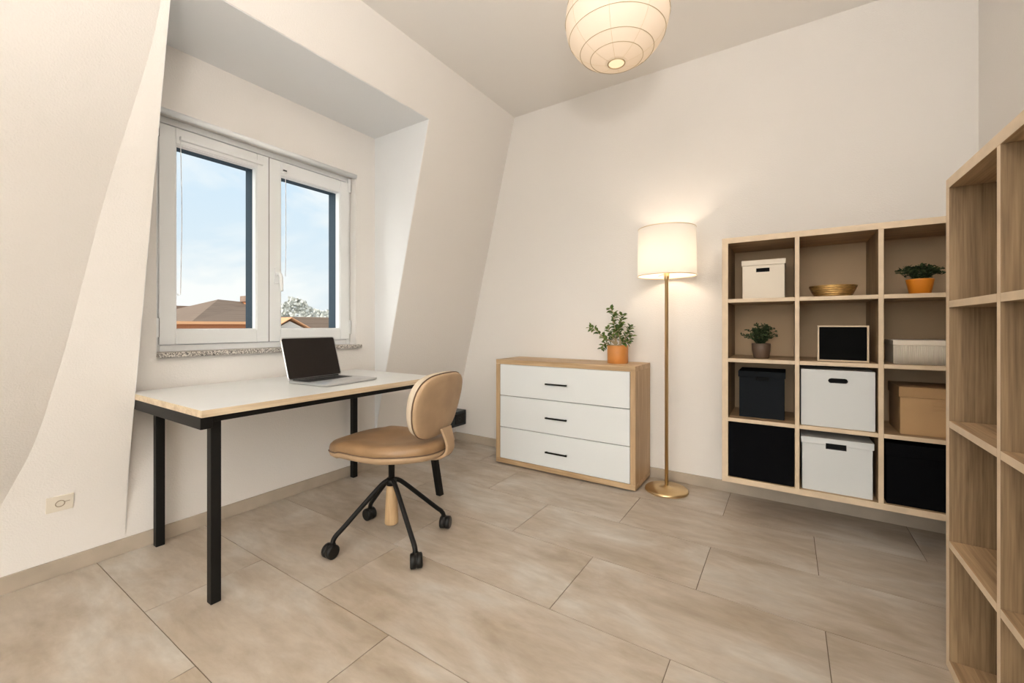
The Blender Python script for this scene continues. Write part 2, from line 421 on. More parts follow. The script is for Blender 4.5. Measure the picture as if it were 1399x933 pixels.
# ---------------------------------------------------------------- window
XF = XW - .07                                # inner face of fixed frame
win = semp('window_1', (XF, (WY0 + WY1) / 2, 1.0))
def wl(x, y, z): return (x - XF, y - (WY0 + WY1) / 2, z - 1.0)
def wbox(mb, a, b_, m, **k): mb.box(wl(*a), wl(*b_), m, **k)
FY0, FY1, FZ0, FZ1 = WY0 + .005, WY1 - .02, .985, WZ1 - .03
CY = (FY0 + FY1) / 2
def rect_frame(mb, y0, y1, z0, z1, t, x0, x1, m, tt=None, tb=None):
    tt = tt or t; tb = tb or t
    wbox(mb, (x0, y0, z0), (x1, y0 + t, z1), m); wbox(mb, (x0, y1 - t, z0), (x1, y1, z1), m)
    wbox(mb, (x0, y0 + t, z1 - tt), (x1, y1 - t, z1), m); wbox(mb, (x0, y0 + t, z0), (x1, y1 - t, z0 + tb), m)
fr = MB(); rect_frame(fr, WY0, WY1, WZ0 + .012, WZ1, .035, XF - .07, XF, 'pvc'); fr.build('window_frame', win, bevel=.003)
for k, (y0, y1) in enumerate(((FY0 + .022, CY - .001), (CY + .001, FY1 - .0))):
    s = MB(); rect_frame(s, y0, y1, 1.0, 2.165, .072, XF - .045, XF + .016, 'pvc', tt=.085, tb=.078)
    so = s.build('sash', win, bevel=.004)
    s = MB(); rect_frame(s, y0 + .060, y1 - .060, 1.066, 2.092, .018, XF - .030, XF + .010, 'pvc'); s.build('glazing_bead', so, bevel=.003)
    s = MB(); rect_frame(s, y0 + .030, y1 - .030, 1.03, 2.13, .041, XF - .13, XF - .046, 'dark_pvc', tt=.044); s.build('outer_frame', so)
    s = MB(); wbox(s, (XF - .034, y0 + .07, 1.07), (XF - .030, y1 - .07, 2.085), 'glass'); s.build('pane', so)
s = MB(); wbox(s, (XF - .02, CY - .0028, 1.0), (XF + .0145, CY + .0028, 2.165), 'seal'); s.build('seal', win)
# roller moulding over the opening, blind rail, catch, cords, handle, hinges
s = MB(); s.tube([wl(XW + .0, WY0 - .02, WZ1 + .0), wl(XW + .0, WY1 + .0, WZ1 + .0)], .016, 'pvc', 16); s.build('round_moulding', win)
s = MB(); wbox(s, (XF + .010, FY0 + .11, 2.10), (XF + .032, CY - .04, 2.123), 'pvc'); s.build('blind_rail', win, bevel=.005)
s = MB(); wbox(s, (XF + .012, CY + .075, 2.098), (XF + .03, CY + .11, 2.15), 'pvc'); wbox(s, (XF + .03, CY + .08, 2.103), (XF + .033, CY + .105, 2.112), 'seal'); s.build('blind_catch', win, bevel=.003)
def cordpts(y, zt, zb, sw): return [wl(XF + .036, y + sw * math.sin(PI * k / 20) * .5, zt + (zb - zt) * k / 20) for k in range(21)]
s = MB(); s.tube(cordpts(FY0 + .108, 2.10, 1.27, .012) + [wl(XF + .036, FY0 + .10, 1.262), wl(XF + .036, FY0 + .092, 1.275)], .0018, 'pvc', 6); s.build('blind_cord', win)
s = MB(); s.tube(cordpts(CY + .092, 2.10, 1.42, .006), .002, 'pvc', 6); s.build('blind_cord', win)
s = MB()
wbox(s, (XF + .016, CY + .030, 1.37), (XF + .028, CY + .062, 1.47), 'pvc')
s.tube([wl(XF + .026, CY + .046, 1.43), wl(XF + .056, CY + .046, 1.43), wl(XF + .066, CY + .049, 1.41), wl(XF + .066, CY + .052, 1.32)], [.012, .012, .012, .010], 'pvc', 12)
s.build('window_handle', win, bevel=.003)
for y, z in ((FY0 + .010, 2.09), (FY0 + .010, 1.04), (FY1 + .004, 2.10), (FY1 + .004, 1.04)):
    s = MB(); wbox(s, (XF, y - .011, z), (XF + .02, y + .011, z + .10), 'pvc'); wbox(s, (XF + .0, y + .0112, z), (XF + .019, y + .0135, z + .10), 'seal'); s.build('hinge', win, bevel=.002)
s = MB(); s.box(wl(XF - .0, WY0, .936), wl(XW + .035, WY1 + .03, .962), 'granite'); s.build('window_sill', win, bevel=.003)

# ---------------------------------------------------------------- wall sockets
s = thing('wall_socket', 'small square cream wall plate with a round emblem low on the left wall', 'wall socket', (px_(.325) - .002, .455, .325)); s.rotation_euler = (0, .168, 0)
b = MB(); b.box((0, -.042, -.035), (.008, .042, .035), 'socket'); b.build('cover_plate', s, bevel=.002)
b = MB(); b.tube([(.009, .0 + .014 * math.cos(2 * PI * k / 24), .014 * math.sin(2 * PI * k / 24)) for k in range(24)], .0018, 'grey_line', 6, closed=True)
b.tube([(.009, .012, .006), (.009, .03, .006)], .0012, 'grey_line', 6); b.build('ring_mark', s)
s = thing('power_socket', 'dark blue-black power socket box low in the back corner beside the chair', 'power socket', (XW, 3.01, .235))
b = MB(); b.box((.0, -.10, -.07), (.135, .097, .068), 'navy_socket'); b.build('housing', s, bevel=.004)
b = MB(); b.box((.135, -.06, -.048), (.143, .065, .045), 'black_plastic'); b.build('cover_flap', s, bevel=.003)
b = MB(); b.tube([(.144, -.005 + .018 * math.cos(2 * PI * k / 20), -.002 + .018 * math.sin(2 * PI * k / 20)) for k in range(20)], .003, 'seal', 6, closed=True); b.build('socket_ring', s)

# ---------------------------------------------------------------- desk
DX0, DX1, DYa, DYb, DH = -2.665, -1.842, .682, 1.97, .78
dk = thing('desk', 'long white-topped desk with black square steel legs under the window', 'desk', ((DX0 + DX1) / 2, (DYa + DYb) / 2, 0))
ox, oy = (DX0 + DX1) / 2, (DYa + DYb) / 2
def D(x, y, z): return (x - ox, y - oy, z)
b = MB(); b.box(D(DX0, DYa, DH - .028), D(DX1, DYb, DH), 'desk_edge', mf={'+z': 'desk_top'}); b.build('desktop', dk, bevel=.002)
b = MB()
b.box(D(DX0 + .0, DYa + .002, DH - .075), D(DX1 - .012, DYa + .042, DH - .0285), 'black_metal')
b.box(D(DX0 + .0, DYb - .06, DH - .075), D(DX1 - .012, DYb - .02, DH - .0285), 'black_metal')
b.box(D(DX1 - .055, DYa + .042, DH - .052), D(DX1 - .015, DYb - .06, DH - .0285), 'black_metal')
b.box(D(DX0 + .01, DYa + .042, DH - .06), D(DX0 + .05, DYb - .06, DH - .0285), 'black_metal')
b.build('frame', dk, bevel=.002)
def leg(x, y, dx=0, dy=0, r=.0185):
    m = MB(); zt = DH - .0285
    lo = [m.bm.verts.new(D(x + dx + a * r, y + dy + c * r, 0)) for a, c in ((-1, -1), (1, -1), (1, 1), (-1, 1))]
    hi = [m.bm.verts.new(D(x + a * r, y + c * r, zt)) for a, c in ((-1, -1), (1, -1), (1, 1), (-1, 1))]
    i = m.mi('black_metal')
    for q in [lo[::-1], hi] + [[lo[k], lo[(k + 1) % 4], hi[(k + 1) % 4], hi[k]] for k in range(4)]: m.bm.faces.new(q).material_index = i
    return m.build('leg', dk, bevel=.003)
leg(-1.912, .752); leg(-2.635, .795); leg(-2.638, 1.93); leg(-1.888, 1.88, 0, .15)
b = MB(); b.box(D(-2.616, .78, DH - .125), D(-2.590, .812, DH - .0755), 'black_metal'); b.build('corner_bracket', dk, bevel=.002)

# ---------------------------------------------------------------- laptop
lp = thing('laptop', 'open silver laptop with dark blank screen on the desk', 'laptop', (-2.165, 1.455, DH), math.radians(6))
LW, LD = .180, .155
def rr(hx, hy, r, n=5):
    P = []
    for cx, cy, a0 in ((hx - r, hy - r, 0), (-hx + r, hy - r, PI / 2), (-hx + r, -hy + r, PI), (hx - r, -hy + r, 3 * PI / 2)):
        for k in range(n + 1): t = a0 + PI / 2 * k / n; P.append((cx + r * math.cos(t), cy + r * math.sin(t)))
    return P
b = MB(); b.pillow(rr(LD, LW, .014), [(.0, 0), (.93, 0), (.985, .004), (1, .009), (1, .013), (.993, .015), (0, .015)], 'alu'); b.build('base', lp)
b = MB()
for r in range(6):
    for c in range(14): b.box((-LD + .03 + r * .0195, -LW + .022 + c * .0214, .0153), (-LD + .046 + r * .0195, -LW + .0395 + c * .0214, .0168), 'keys')
b.build('keyboard', lp)
b = MB(); b.box((LD - .095, -.05, .0151), (LD - .012, .05, .0156), 'pad'); b.build('touchpad', lp)
b = MB(); b.tube([(-LD + .006, -LW + .03, .016), (-LD + .006, LW - .03, .016)], .007, 'keys', 12); b.build('hinge', lp)
ln = math.radians(17); SH = .245
b = MB(); b.pillow(rr(SH / 2, LW, .014), [(0, -.006), (.99, -.006), (1, -.004), (1, 0), (0, 0)], 'alu')
lid = b.build('screen_lid', lp, loc=(-LD + .004 - math.sin(ln) * SH / 2, 0, .018 + math.cos(ln) * SH / 2), rot=(0, -(PI / 2 + ln) + PI, 0))
b = MB(); b.prism(rr(SH / 2 - .006, LW - .006, .011), 'z', .0003, .0012, 'screen'); b.build('display', lid)

# ---------------------------------------------------------------- office chair
CX_, CY_ = -1.685, 1.455; CR = math.radians(10)
ch = thing('office_chair', 'tan leather swivel chair with four black legs and casters at the desk', 'chair', (CX_, CY_, 0), CR)
def sup(a, b_, n, N=56):
    P = []
    for k in range(N):
        t = 2 * PI * k / N; c, s_ = math.cos(t), math.sin(t)
        P.append((a * abs(c) ** (2 / n) * (1 if c >= 0 else -1), b_ * abs(s_) ** (2 / n) * (1 if s_ >= 0 else -1)))
    return P
so = [(x, y * (1 - .18 * max(0, x / .29) ** 2)) for x, y in sup(.305, .215, 3.0)]
def seatf(x, y, z):
    u = -x / .292                         # +1 at the front
    zz = z + .010 * (abs(y) / .21) ** 2 * (1 if u < .6 else .3) - .035 * max(0, u - .35) ** 1.6 + .018 * max(0, -u - .3)
    return (x, y, zz - .006 * math.exp(-((u) / .5) ** 2))
b = MB(); b.pillow(so, [(0, .475), (.9, .475), (.975, .480), (1.0, .492), (1.0, .505), (.985, .520), (.94, .531), (.8, .537), (.5, .535), (.25, .533), (0, .533)], 'tan', seatf); b.build('seat', ch)
b = MB(); b.pillow(so, [(0, .452), (.80, .452), (.93, .457), (.985, .468), (1.0, .480), (.99, .489), (0, .489)], 'tan_light', seatf); b.build('seat_rim', ch)
b = MB(); b.tube([seatf(x * 1.004, y * 1.004, .490) for x, y in so], .0028, 'piping', 8, closed=True); b.build('piping', ch)
# backrest: stands at the +x end, leaning outward, curved round the sitter
HW, HH = .198, .153
bo = []
for x, y in sup(HW, HH, 3.3, 64):
    k = .82 + .18 * min(1, (y + HH) / (HH * 1.1)); bo.append((x * k, y))
BX, BZ = .275, .722
def backf(u, v, t):                        # u sideways, v up, t thickness (0 front .. + back)
    lean = .22; cur = -.35 * u * u
    x = BX + t + cur + lean * v + .25 * v * v
    return (x, u, BZ + v - t * lean)
b = MB(); b.pillow(bo, [(0, -.040), (.5, -.040), (.84, -.038), (.94, -.032), (.985, -.022), (1.0, -.008), (1.0, .006), (0, .008)], 'cream_pad', backf); bk = b.build('backrest_cushion', ch)
b = MB(); b.pillow(bo, [(0, .004), (.99, .006), (1.0, .012), (.995, .019), (.955, .026), (.8, .029), (0, .030)], 'tan_light', backf); b.build('backrest', ch)
b = MB(); b.tube([backf(x * 1.006, y * 1.006, .008) for x, y in bo], .0030, 'piping', 8, closed=True); b.build('piping', ch)
# curved bracket from under the seat up behind the backrest
b = MB(); path = [(.16, .448), (.24, .452), (.292, .464), (.320, .492), (.324, .530), (.312, .570), (.300, .605)]
path = fine(path, 4); prv = None; i = b.mi('tan_light')
for k, (x, z) in enumerate(path):
    a = path[max(k - 1, 0)]; c = path[min(k + 1, len(path) - 1)]; t = Vector((c[0] - a[0], 0, c[1] - a[1])).normalized(); nrm = Vector((t.z, 0, -t.x)) * .007
    wd = .044 - .012 * math.sin(PI * k / (len(path) - 1)); p = Vector((x, 0, z)); yo = .035
    ring = [b.bm.verts.new((p + q)) for q in (nrm + Vector((0, yo - wd, 0)), nrm + Vector((0, yo + wd, 0)), -nrm + Vector((0, yo + wd, 0)), -nrm + Vector((0, yo - wd, 0)))]
    if prv:
        for j in range(4): b.bm.faces.new([prv[j], prv[(j + 1) % 4], ring[(j + 1) % 4], ring[j]]).material_index = i
    else: b.bm.faces.new(ring).material_index = i
    prv = ring
b.bm.faces.new(prv).material_index = i
b.build('back_bracket', ch, bevel=.004)
b = MB(); b.lathe([(0, .452), (.05, .452), (.05, .443), (.018, .438), (.0155, .42), (.0155, .30), (0, .30)], 'black_metal'); b.build('column', ch)
b = MB(); b.lathe([(0, .325), (.024, .322), (.026, .31), (.026, .292), (0, .29)], 'black_metal'); b.build('hub', ch)
b = MB(); b.lathe([(0, .295), (.024, .295), (.027, .25), (.034, .11), (.034, .100), (.031, .095), (0, .095)], 'chair_wood'); b.build('wooden_post', ch)
cast = [(-1.81, 1.195), (-1.41, 1.36), (-1.555, 1.715), (-1.985, 1.555)]
for k, (cx, cy) in enumerate(cast):
    dx, dy = cx - CX_, cy - CY_; dx, dy = dx * math.cos(CR) + dy * math.sin(CR), -dx * math.sin(CR) + dy * math.cos(CR); r = math.hypot(dx, dy); ux, uy = dx / r, dy / r
    P = fine([(.012, .318), (.05, .300), (r * .5, .212), (r - .055, .126), (r - .026, .100), (r - .012, .078), (r - .010, .056)], 6)
    m = MB(); m.tube([(ux * a, uy * a, z) for a, z in P], .0115, 'black_metal', 14); lg = m.build('leg', ch)
    m = MB(); a0 = math.atan2(dy, dx) + [.5, -.4, .9, .3][k]; wx, wy = math.cos(a0 + PI / 2), math.sin(a0 + PI / 2)
    c0 = Vector((ux * (r + .0), uy * (r + .0), .033)); ax = Vector((wx, wy, 0))
    for sgn in (-1, 1):
        p = [c0 + ax * sgn * q for q in (.0015, .004, .024, .028)]
        m.tube(p, [.029, .033, .033, .027], 'black_plastic', 24)
    m.tube([c0 - ax * .004, c0 + ax * .004], .031, 'black_plastic', 16)
    hd = [c0 + Vector((0, 0, 0)) + (Vector((ux, uy, 0)) * 0)]
    m.tube([(ux * (r - .010), uy * (r - .010), .066), (ux * (r - .006), uy * (r - .006), .045)], [.015, .019], 'black_plastic', 16)
    m.build('caster', lg)

# ---------------------------------------------------------------- chest of drawers
X0, X1, Y0, H = -1.955, -.832, 2.755, .832
dc = thing('chest_of_drawers', 'oak chest with three white drawers against the back wall', 'chest of drawers', ((X0 + X1) / 2, (Y0 + YB - .013) / 2, 0))
ox, oy = (X0 + X1) / 2, (Y0 + YB - .013) / 2; W = (X1 - X0) / 2; Dp = (YB - .013 - Y0) / 2
t = .036; zb = .012
b = MB(); b.box((-W, -Dp, H - t), (W, Dp, H), 'oak_dres_x'); b.build('top_panel', dc, bevel=.0015)
b = MB(); b.box((-W, -Dp, zb), (W, Dp, zb + t), 'oak_dres_x'); b.build('bottom_panel', dc, bevel=.0015)
for sg in (-1, 1):
    b = MB(); xa, xb = sorted((sg * W, sg * (W - t))); b.box((xa, -Dp, zb + t), (xb, Dp, H - t), 'oak_dres_v'); b.build('side_panel', dc, bevel=.0015)
b = MB(); b.box((-W + t, Dp - .012, zb + t), (W - t, Dp - .002, H - t), 'oak_dres_v'); b.build('back_panel', dc)
b = MB(); b.box((-W + .03, -Dp + .03, 0), (W - .03, Dp - .02, zb), 'seal'); b.build('plinth', dc)
dh = (H - 2 * t - zb) / 3
for k in range(3):
    z0 = zb + t + k * dh; dr_ = MB(); dr_.box((-W + t + .003, -Dp + .002, z0 + .0025), (W - t - .003, -Dp + .022, z0 + dh - .0025), 'white_lac')
    dr_.box((-W + t + .02, -Dp + .022, z0 + .02), (W - t - .02, Dp - .03, z0 + dh - .03), 'seal'); do = dr_.build('drawer', dc, bevel=.0015)
    hz = z0 + dh * (.53, .52, .50)[2 - k] - .012
    h_ = MB(); h_.box((-.110, -Dp - .016, hz - .006), (.068, -Dp - .008, hz + .006), 'black_metal')
    for hx in (-.100, .058): h_.box((hx - .006, -Dp - .008, hz - .005), (hx + .006, -Dp + .002, hz + .005), 'black_metal')
    h_.build('handle', do, bevel=.002)

# ---------------------------------------------------------------- plants
NL = 1.45
def leafpts(L, w):                          # folded pointed leaf along +x
    return [(0, 0, 0), (L * .3, w * .8, .12 * w), (L * .65, w * .85, .05 * w), (L, 0, -.15 * L), (L * .65, -w * .85, .05 * w), (L * .3, -w * .8, .12 * w), (L * .5, 0, -.25 * w)]
def addleaf(mb, p, d, L, w, m, roll):
    d = Vector(d).normalized(); q = d.to_track_quat('X', 'Z').to_matrix() @ Matrix.Rotation(roll, 3, 'X')
    V = [mb.bm.verts.new(Vector(p) + q @ Vector(a)) for a in leafpts(L, w)]; i = mb.mi(m)
    for a, c in ((0, 1), (1, 2), (2, 3), (3, 4), (4, 5), (5, 0)):
        f_ = mb.bm.faces.new([V[a], V[c], V[6]]); f_.material_index = i; f_.smooth = True

pl = thing('potted_ficus', 'small ficus in a terracotta pot on top of the chest of drawers', 'potted plant', (-1.02, 2.95, .832))
b = MB(); b.lathe([(0, 0), (.070, 0), (.0725, .003), (.0735, .125), (.071, .127), (.068, .125), (.067, .108), (0, .108)], 'terracotta'); b.build('pot', pl)
b = MB(); b.lathe([(0, .1085), (.067, .1085), (.066, .113), (.03, .118), (0, .119)], 'soil', n=24); b.build('soil', pl)
st = MB(); lf = MB(); rnd = random.Random(11)
def branch(P, r0, r1, nl, L, spread=1.0, start=.25):
    P = fine(P, 6); n = len(P); st.tube(P, [r0 + (r1 - r0) * k / (n - 1) for k in range(n)], 'stem', 6)
    nl = int(nl * NL)
    for j in range(nl):
        t_ = start + (1 - start) * j / (nl - 1); k = min(n - 2, int(t_ * (n - 1))); p = Vector(P[k]); dv = (Vector(P[k + 1]) - Vector(P[max(k - 1, 0)])).normalized()
        a = j * 2.4 + rnd.uniform(-.5, .5); side = dv.orthogonal().normalized(); side.rotate(Matrix.Rotation(a, 3, dv))
        d_ = side * spread + dv * rnd.uniform(.3, .8) + Vector((0, 0, rnd.uniform(-.15, .25)))
        addleaf(lf, p, d_, L * rnd.uniform(.75, 1.15), L * .27, 'leaf', rnd.uniform(-.8, .8))
branch([(-.01, 0, .11), (-.015, 0, .17), (.0, -.01, .22), (-.03, -.01, .29), (-.02, -.01, .345), (-.055, -.01, .40)], .010, .002, 34, .042)
branch([(.01, .0, .11), (.02, .0, .16), (.01, 0, .24), (.03, -.01, .30), (.035, 0, .35)], .009, .002, 26, .042)
branch([(.0, 0, .12), (-.05, -.01, .16), (-.10, -.02, .18), (-.15, -.03, .235), (-.205, -.03, .255)], .007, .002, 22, .040, start=.3)
branch([(-.01, 0, .12), (-.05, -.02, .13), (-.09, -.02, .14), (-.105, -.03, .10)], .005, .002, 16, .040)
branch([(.015, 0, .13), (.05, -.01, .17), (.085, -.02, .22), (.105, -.02, .265)], .007, .002, 24, .040)
branch([(.01, 0, .13), (.05, -.02, .15), (.085, -.03, .155), (.11, -.03, .20)], .006, .002, 20, .038)
branch([(.0, 0, .14), (-.03, -.03, .20), (.01, -.04, .23), (.05, -.03, .27)], .005, .002, 20, .038)
branch([(-.02, 0, .14), (-.06, .01, .20), (-.07, 0, .26)], .005, .002, 12, .038)
st.build('stem', pl); lf.build('foliage', pl)

def bushy(name, label, loc, potprof, potmat, z0, R, Hh, seed, n=46):
    o = thing(name, label, 'potted plant', loc)
    m = MB(); m.lathe(potprof, potmat, n=40); m.build('pot', o)
    m = MB(); rs = potprof[-2][0]; m.lathe([(0, z0), (rs - .001, z0 + .0), (rs - .004, z0 + .004), (0, z0 + .006)], 'soil', n=24); m.build('soil', o)
    s_ = MB(); l_ = MB(); rn = random.Random(seed)
    for k in range(n):
        a = rn.uniform(0, 2 * PI); e = rn.uniform(0, 1) ** .7; top = Vector((math.cos(a) * R * e, math.sin(a) * R * e * .85, z0 + Hh * (1 - .62 * e * e) * rn.uniform(.75, 1.05)))
        base = Vector((math.cos(a) * .012, math.sin(a) * .012, z0)); mid = (base + top) / 2 + Vector((0, 0, .02)); P = fine([tuple(base), tuple(mid), tuple(top)], 4)
        s_.tube(P, .0011, 'leaf_dark', 4)
        for j in range(2, len(P)):
            for q in range(2):
                d_ = Vector((rn.uniform(-1, 1), rn.uniform(-1, 1), rn.uniform(-.1, .8))); addleaf(l_, P[j], d_, rn.uniform(.012, .020), .0048, 'leaf_dark', rn.uniform(-1, 1))
    s_.build('stem', o); l_.build('foliage', o); return o

# ---------------------------------------------------------------- floor lamp
la = thing('floor_lamp', 'brass floor lamp with a lit white drum shade beside the chest', 'floor lamp', (-.672, 2.912, 0))
b = MB(); b.lathe([(0, 0), (.134, 0), (.137, .004), (.137, .012), (.130, .018), (.06, .024), (.022, .028), (.016, .036), (0, .036)], 'brass', n=64); b.build('base', la)
b = MB(); b.lathe([(0, .036), (.0115, .036), (.0115, 1.40), (.015, 1.405), (.018, 1.43), (.018, 1.46), (0, 1.46)], 'brass', n=24); b.build('pole', la)
b = MB(); b.lathe([(.186, 1.432), (.186, 1.432), (.1815, 1.745), (.1800, 1.745), (.1845, 1.432)], 'linen', n=72); sh = b.build('lamp_shade', la)
b = MB()
for r, z in ((.1855, 1.432), (.181, 1.745)):
    b = MB(); b.tube([(r * math.cos(2 * PI * k / 64), r * math.sin(2 * PI * k / 64), z) for k in range(64)], .0022, 'brass', 6, closed=True); b.build('rim', sh)
b = MB()
for k in range(3): a = 2 * PI * k / 3; b.tube([(.016 * math.cos(a), .016 * math.sin(a), 1.45), (.182 * math.cos(a), .182 * math.sin(a), 1.452)], .002, 'brass', 6)
b.build('shade_spider', la)
b = MB(); b.lathe([(0, 1.46), (.013, 1.462), (.015, 1.48), (.028, 1.51), (.033, 1.54), (.028, 1.565), (.012, 1.58), (0, 1.582)], 'lens', n=24); b.build('bulb', la)

# ---------------------------------------------------------------- paper lantern
px, py, pz, R = -.645, 1.848, 2.488, .228
ln_ = thing('pendant_lantern', 'lit round rice paper lantern hanging from the ceiling', 'pendant lamp', (px, py, ZC))
def lr(z):                                   # radius of the slightly egg shaped lantern, z from centre
    u = z / (.206 if z < 0 else .215); return R * max(0, 1 - abs(u) ** 2.15) ** .5
prof = []; zs = [-.206 * math.cos(math.radians(a)) if a < 90 else -.215 * math.cos(math.radians(a)) for a in range(9, 169, 4)]
for z in zs: prof.append((lr(z), z + pz - ZC))
b = MB(); b.lathe(prof, 'paper', n=72)
po = b.build('paper_shade', ln_); so_ = po.modifiers.new('s', 'SOLIDIFY'); so_.thickness = .001
b = MB(); rn = random.Random(4)
for j, z in enumerate([-.180, -.150, -.085, -.01, .07, .15]):
    r = lr(z) + .0012; tl = (.02, .05, -.06, .08, -.04, .03)[j]
    b.tube([(r * math.cos(2 * PI * k / 64), r * math.sin(2 * PI * k / 64), z + pz - ZC + tl * r * 0) for k in range(64)], .0014, 'paper_rib', 5, closed=True)
b.build('wire_ribs', ln_)
b = MB()
for k in range(8):
    a = 2 * PI * k / 8 + .2; b.tube([((lr(z) + .0006) * math.cos(a), (lr(z) + .0006) * math.sin(a), z + pz - ZC) for z in zs], .0007, 'paper_seam', 4)
b.build('paper_seams', ln_)
b = MB(); r = lr(zs[0]); z0 = zs[0] + pz - ZC
b.tube([(r * math.cos(2 * PI * k / 40), r * math.sin(2 * PI * k / 40), z0) for k in range(40)], .003, 'paper_rib', 6, closed=True)
b.build('bottom_hoop', ln_)
b = MB(); b.lathe([(0, -.45), (.02, -.45), (.045, -.41), (.03, -.36), (.018, -.34), (0, -.34)], 'lens', n=24); b.build('bulb', ln_)
b = MB(); b.tube([(0, 0, -.34), (0, 0, -.02)], .003, 'pvc', 8); b.build('cord', ln_)
b = MB(); b.lathe([(0, 0), (.045, 0), (.045, -.02), (.02, -.035), (0, -.035)], 'pvc', n=32); b.build('ceiling_rose', ln_)

# globe and bowl lamps added unseen behind the camera to brighten the room
for k, (x, y, lab) in enumerate(((-.25, -1.90, 'opal glass globe added as unseen fill light behind the camera'),)):
    cl_ = thing('fill_globe', lab, 'pendant lamp', (x, y, ZC))
    b = MB(); b.lathe([(0, 0), (.05, 0), (.05, -.02), (.02, -.035), (0, -.035)], 'pvc', n=32); b.build('ceiling_rose', cl_)
    b = MB(); b.tube([(0, 0, -.03), (0, 0, -.26)], .003, 'pvc', 8); b.build('cord', cl_)
    b = MB(); b.lathe([(0, -.24), (.04, -.24), (.045, -.275), (0, -.275)], 'brass', n=32); b.build('cap', cl_)
    b = MB(); b.lathe([(.2 * math.sin(PI * j / 24), -.46 + .2 * math.cos(PI * j / 24)) for j in range(25)], 'globe_fill', n=48); b.build('globe', cl_)

up = thing('fill_uplighter', 'white bowl lamp facing up, added unseen behind the camera as fill light', 'floor lamp', (.30, -.55, 0))  # added lamp, out of view, brightens the ceiling
b = MB(); b.lathe([(0, 0), (.14, 0), (.14, .015), (.015, .02), (0, .02)], 'pvc', n=48); b.build('base', up)
b = MB(); b.lathe([(0, .02), (.012, .02), (.012, 1.42), (0, 1.42)], 'pvc', n=20); b.build('pole', up)
b = MB(); b.lathe([(0, 1.42), (.06, 1.425), (.15, 1.46), (.20, 1.52), (.205, 1.54), (.195, 1.54), (.18, 1.505), (0, 1.47)], 'pvc', n=48); b.build('bowl', up)
b = MB(); b.lathe([(0, 1.505), (.175, 1.505), (.175, 1.515), (0, 1.518)], 'up_fill', n=48); b.build('diffuser', up)

# ---------------------------------------------------------------- cube bookcases
def bookcase(o, n, rows_, cell, fr_, dv, dep, z0, face, back=None):
    """local frame: x along the width, y=0 front, y=dep back, face = which world axis the front looks along for grain"""
    ch_ = (1.573 - .225 - 3 * .02) / 4 if n == 3 and z0 > .1 else None
    cw, chh = cell; Wt = 2 * fr_ + n * cw + (n - 1) * dv; Ht = 2 * fr_ + rows_ * chh + (rows_ - 1) * dv
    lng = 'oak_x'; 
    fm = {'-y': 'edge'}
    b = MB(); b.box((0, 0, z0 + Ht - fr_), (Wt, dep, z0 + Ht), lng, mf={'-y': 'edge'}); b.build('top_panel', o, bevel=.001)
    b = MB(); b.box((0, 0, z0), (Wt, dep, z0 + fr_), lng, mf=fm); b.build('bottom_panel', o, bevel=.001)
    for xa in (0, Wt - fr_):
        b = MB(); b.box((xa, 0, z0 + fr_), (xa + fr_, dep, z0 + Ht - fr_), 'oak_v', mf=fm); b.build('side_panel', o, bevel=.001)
    for k in range(1, n):
        xa = fr_ + k * cw + (k - 1) * dv
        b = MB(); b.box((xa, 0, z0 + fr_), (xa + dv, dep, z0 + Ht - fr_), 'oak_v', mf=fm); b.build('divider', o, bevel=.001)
    for k in range(n):
        xa = fr_ + k * (cw + dv)
        for j in range(1, rows_):
            za = z0 + fr_ + j * chh + (j - 1) * dv
            b = MB(); b.box((xa, 0, za), (xa + cw, dep, za + dv), lng, mf=fm); b.build('shelf', o, bevel=.001)
    if back:
        b = MB(); b.box((fr_, dep - .008, z0 + fr_), (Wt - fr_, dep - .001, z0 + Ht - fr_), back); b.build('back_panel', o)
    return Wt, Ht
UX, UY, UZ = -.3176, 2.73, .193
bc = thing('cube_bookcase', 'wall-hung oak cube shelving with boxes and plants on the back wall', 'bookcase', (UX, UY, UZ))
CW, CHH, FR, DV = .3215, .3222, .032, .021
bookcase(bc, 3, 4, (CW, CHH), FR, DV, YB - UY, 0, 'y', back='panel_back')
def cx0(k): return UX + FR + k * (CW + DV)
def cz0(j): return UZ + FR + j * (CHH + DV)       # j = 0 at the bottom
b2 = thing('cube_bookcase', 'empty tall oak cube shelving standing at the right edge of the room', 'bookcase', (.433, 1.916, 0), -PI / 2)
bookcase(b2, 3, 4, (.363, .361), .032, .0215, .385, 0, 'x')

# ---------------------------------------------------------------- things in the cells
def carton(name, label, cat, x0, x1, yf, z, h, m, depth=.27, lid=None, slot=None, rz=0, lidm=None, round_slot=0, group=None):
    o = thing(name, label, cat, ((x0 + x1) / 2, yf + depth / 2, z), rz, group); w = (x1 - x0) / 2; dd = depth / 2
    lh = lid or 0
    ins = .005 if lid else 0
    b = MB(); b.box((-w + ins, -dd + ins, 0), (w - ins, dd - ins, h - (.004 if lid else 0)), m); bo_ = b.build('body', o, bevel=.002)
    bpy.context.view_layer.update()
    if slot:
        sx0, sx1, sz0, sz1 = slot
        cut(bo_, (sx0 - (x0 + x1) / 2, -dd - .02, sz0 - z), (sx1 - (x0 + x1) / 2, -dd + .03, sz1 - z), rounded=round_slot)
    if lid:
        b = MB(); b.box((-w, -dd, h - lh), (w, dd, h), lidm or m); lo = b.build('lid', o, bevel=.002)
        # hollow the lid so that it caps the body instead of filling it
        bpy.context.view_layer.update()
        cut(lo, (-w + ins - .0005, -dd + ins - .0005, h - lh - .02), (w - ins + .0005, dd - ins + .0005, h - .0035), m=(lidm or m))
        if slot and slot[3] > z + h - lh:
            cut(lo, (sx0 - (x0 + x1) / 2, -dd - .02, sz0 - z - .02), (sx1 - (x0 + x1) / 2, -dd + .03, sz1 - z))
    return o
